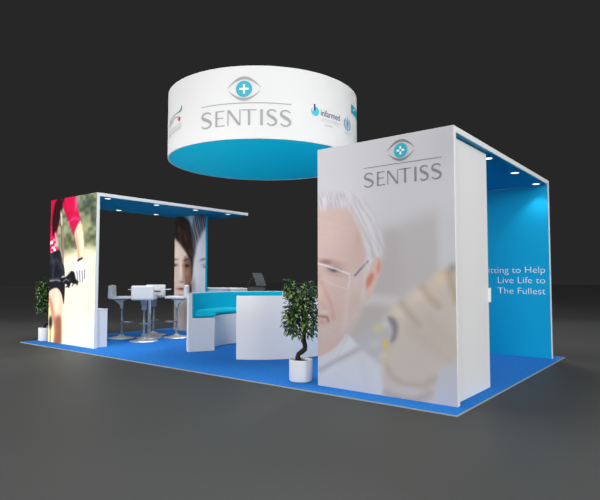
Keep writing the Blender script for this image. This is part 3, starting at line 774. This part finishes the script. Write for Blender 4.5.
# ------------------------------------------------------------------ potted trees
def tree(label, loc, seed, rx, h0, h1, nleaf=1700):
    r = random.Random(seed)
    t = thing('potted_tree', label, 'potted plant', loc, 0, 'potted trees')
    bm = bmesh.new(); bm_lathe(bm, [(.118,0),(.130,.004),(.136,.02),(.137,.245),(.130,.248),(.126,.245),(.125,.20)], 48, cap=False)
    bm.faces.new([v for v in bm.verts if abs(v.co.z) < 1e-6]); obj('pot', bm, POT, t, angle=40)
    bm = bmesh.new(); bm_lathe(bm, [(.126,.20),(.126,.222),(.08,.232)], 32); obj('soil', bm, SOIL, t)
    bm = bmesh.new()
    # the S-bent trunk lies across the view
    cx, cy = .786, .619
    W = [(-.035,.22),(-.040,.27),(-.030,.305),(.015,.335),(.045,.36),(.052,.40),(.040,.46),(.045,.54),(.03,.66),(.01,.80),(.0,.95),(.0,h1-.12)]
    bm_tube(bm, [(a*cx, a*cy+.01*math.sin(9*z), z) for a, z in W], [.036,.030,.028,.030,.030,.028,.026,.022,.018,.014,.010,.006], 12)
    bm_tube(bm, [(-.05*cx,-.05*cy,.22),(-.055*cx,-.06*cy,.28),(-.02*cx,-.03*cy,.33),(.02*cx,.0,.37)], [.008,.007,.006,.005], 8)
    for k in range(9):
        a = r.uniform(0, 2*PI); z = r.uniform(.50, h1-.22); q = rx*r.uniform(.6,.9)
        bm_tube(bm, [(.03*cx,.03*cy,z),(.5*q*math.cos(a),.5*q*math.sin(a),z+.06),(q*math.cos(a),q*math.sin(a),z+.09)], [.010,.006,.003], 6)
    obj('trunk', bm, BARK, t)
    bm = bmesh.new()
    clumps = []
    for k in range(26):
        z = h0+.10+(h1-h0-.20)*(k+.5)/26; f = (z-h0)/(h1-h0)
        rad = rx*(.62+.30*math.sin(PI*min(1, max(0, f))**.8))*r.uniform(.35, .80)
        a = k*2.4+r.uniform(-.5,.5)
        clumps.append(Vector((rad*math.cos(a), rad*math.sin(a), z)))
    for i in range(nleaf):
        c = r.choice(clumps)
        d = Vector((r.gauss(0,1), r.gauss(0,1), r.gauss(0,.9))); d.normalize()
        p = c + d*r.uniform(.03,.105)
        q = math.hypot(p.x, p.y)
        if q > rx: p.x *= rx/q; p.y *= rx/q
        p.z = min(max(p.z, h0), h1)
        out = Vector((p.x, p.y, 0)).normalized()*.6 + d*.6 + Vector((r.uniform(-.3,.3), r.uniform(-.3,.3), r.uniform(-1.0,.25)))
        out.normalize(); side = out.cross(Vector((r.uniform(-.5,.5), r.uniform(-.5,.5), 1))).normalized(); up = side.cross(out)
        L = r.uniform(.042,.070); w = L*r.uniform(.19,.26)
        b0 = bm.verts.new(p); tip = bm.verts.new(p+out*L-up*L*.22)
        m1 = bm.verts.new(p+out*L*.35-up*.004); m2 = bm.verts.new(p+out*L*.7-up*L*.08)
        l1 = bm.verts.new(p+out*L*.35+side*w+up*.006); l2 = bm.verts.new(p+out*L*.68+side*w*.72-up*L*.05)
        r1 = bm.verts.new(p+out*L*.35-side*w+up*.006); r2 = bm.verts.new(p+out*L*.68-side*w*.72-up*L*.05)
        for v in (b0, tip, m1, m2, l1, l2, r1, r2):
            q = math.hypot(v.co.x, v.co.y)
            if q > rx: v.co.x *= rx/q; v.co.y *= rx/q
        for f in ((b0,m1,l1),(l1,m1,m2,l2),(l2,m2,tip),(b0,r1,m1),(r1,r2,m2,m1),(r2,tip,m2)):
            bm.faces.new(f)
    me = bpy.data.meshes.new('foliage'); bm.to_mesh(me); bm.free(); me.materials.append(LEAF)
    o = bpy.data.objects.new('foliage', me); COL.objects.link(o); o.parent = t
tree('small potted tree in a white pot beside the poster of the bespectacled man', (-2.02, .375, 0), 5, .255, .47, 1.21)
tree('small potted tree in a white pot at the outer edge of the cyclist poster', (-8.21, .41, 0), 11, .21, .46, 1.20)

# ------------------------------------------------------------------ light
W = bpy.data.worlds.new('hall'); S.world = W; W.use_nodes = True
bg = W.node_tree.nodes['Background']; bg.inputs['Color'].default_value = (*lin((39,39,39)), 1); bg.inputs['Strength'].default_value = 1.0
def area(name, loc, aim, size, power, col=(1,1,1)):
    l = bpy.data.lights.new(name, 'AREA'); l.shape = 'DISK'; l.size = size; l.energy = power; l.color = col
    o = bpy.data.objects.new(name, l); COL.objects.link(o); o.location = loc
    o.rotation_euler = (Vector(aim)-Vector(loc)).to_track_quat('-Z', 'Y').to_euler()
area('softbox_left', (-10.2,-5.5,2.0), (-6.6,.4,1.1), 3.2, 400)
area('softbox_front', (2.5,-9.0,4.6), (-3,1,1.3), 4.5, 720)
area('softbox_right', (10.5,0.0,5.2), (-2.5,2,1.3), 4.5, 900)
area('softbox_overhead', (-4.0,0.5,10.0), (-4.0,1.0,0), 5.0, 760)
for loc, aim, e in (((-4.9,-2.1,.06), (-3.8,2.3,3.1), 190), ((-2.3,-3.1,.06), (-2.9,2.2,3.1), 350)):  # added fill spots out of view, brightening the underside of the banner
    l = bpy.data.lights.new('underside_fill', 'SPOT'); l.energy = e; l.spot_size = math.radians(56); l.spot_blend = .8; l.shadow_soft_size = .3
    o = bpy.data.objects.new('underside_fill', l); COL.objects.link(o); o.location = loc
    o.rotation_euler = (Vector(aim)-Vector(loc)).to_track_quat('-Z', 'Y').to_euler()
area('rear_floor_fill', (-5.0,9.5,13.0), (-4.0,8.0,0), 4.0, 900)  # added fill out of view, lifts the floor behind the stand
l = bpy.data.lights.new('ambient_fill', 'SUN'); l.energy = .60; l.angle = math.radians(140)  # added wide fill, no sun in the hall; keeps the far floor lit
o = bpy.data.objects.new('ambient_fill', l); COL.objects.link(o); o.rotation_euler = (math.radians(12), math.radians(-8), 0)

# ------------------------------------------------------------------ camera
cam = bpy.data.cameras.new('camera'); co = bpy.data.objects.new('camera', cam); COL.objects.link(co)
cam.sensor_width = 36; cam.lens = 521.663/600*36; cam.clip_end = 500
co.location = (1.76961, -4.4497, 1.2)
co.rotation_euler = (math.radians(90+2.98565), 0, math.radians(38.24242))
S.camera = co
S.view_settings.view_transform = 'Standard'; S.view_settings.look = 'None'
S.view_settings.exposure = 0; S.view_settings.gamma = 1
S.view_settings.use_curve_mapping = False
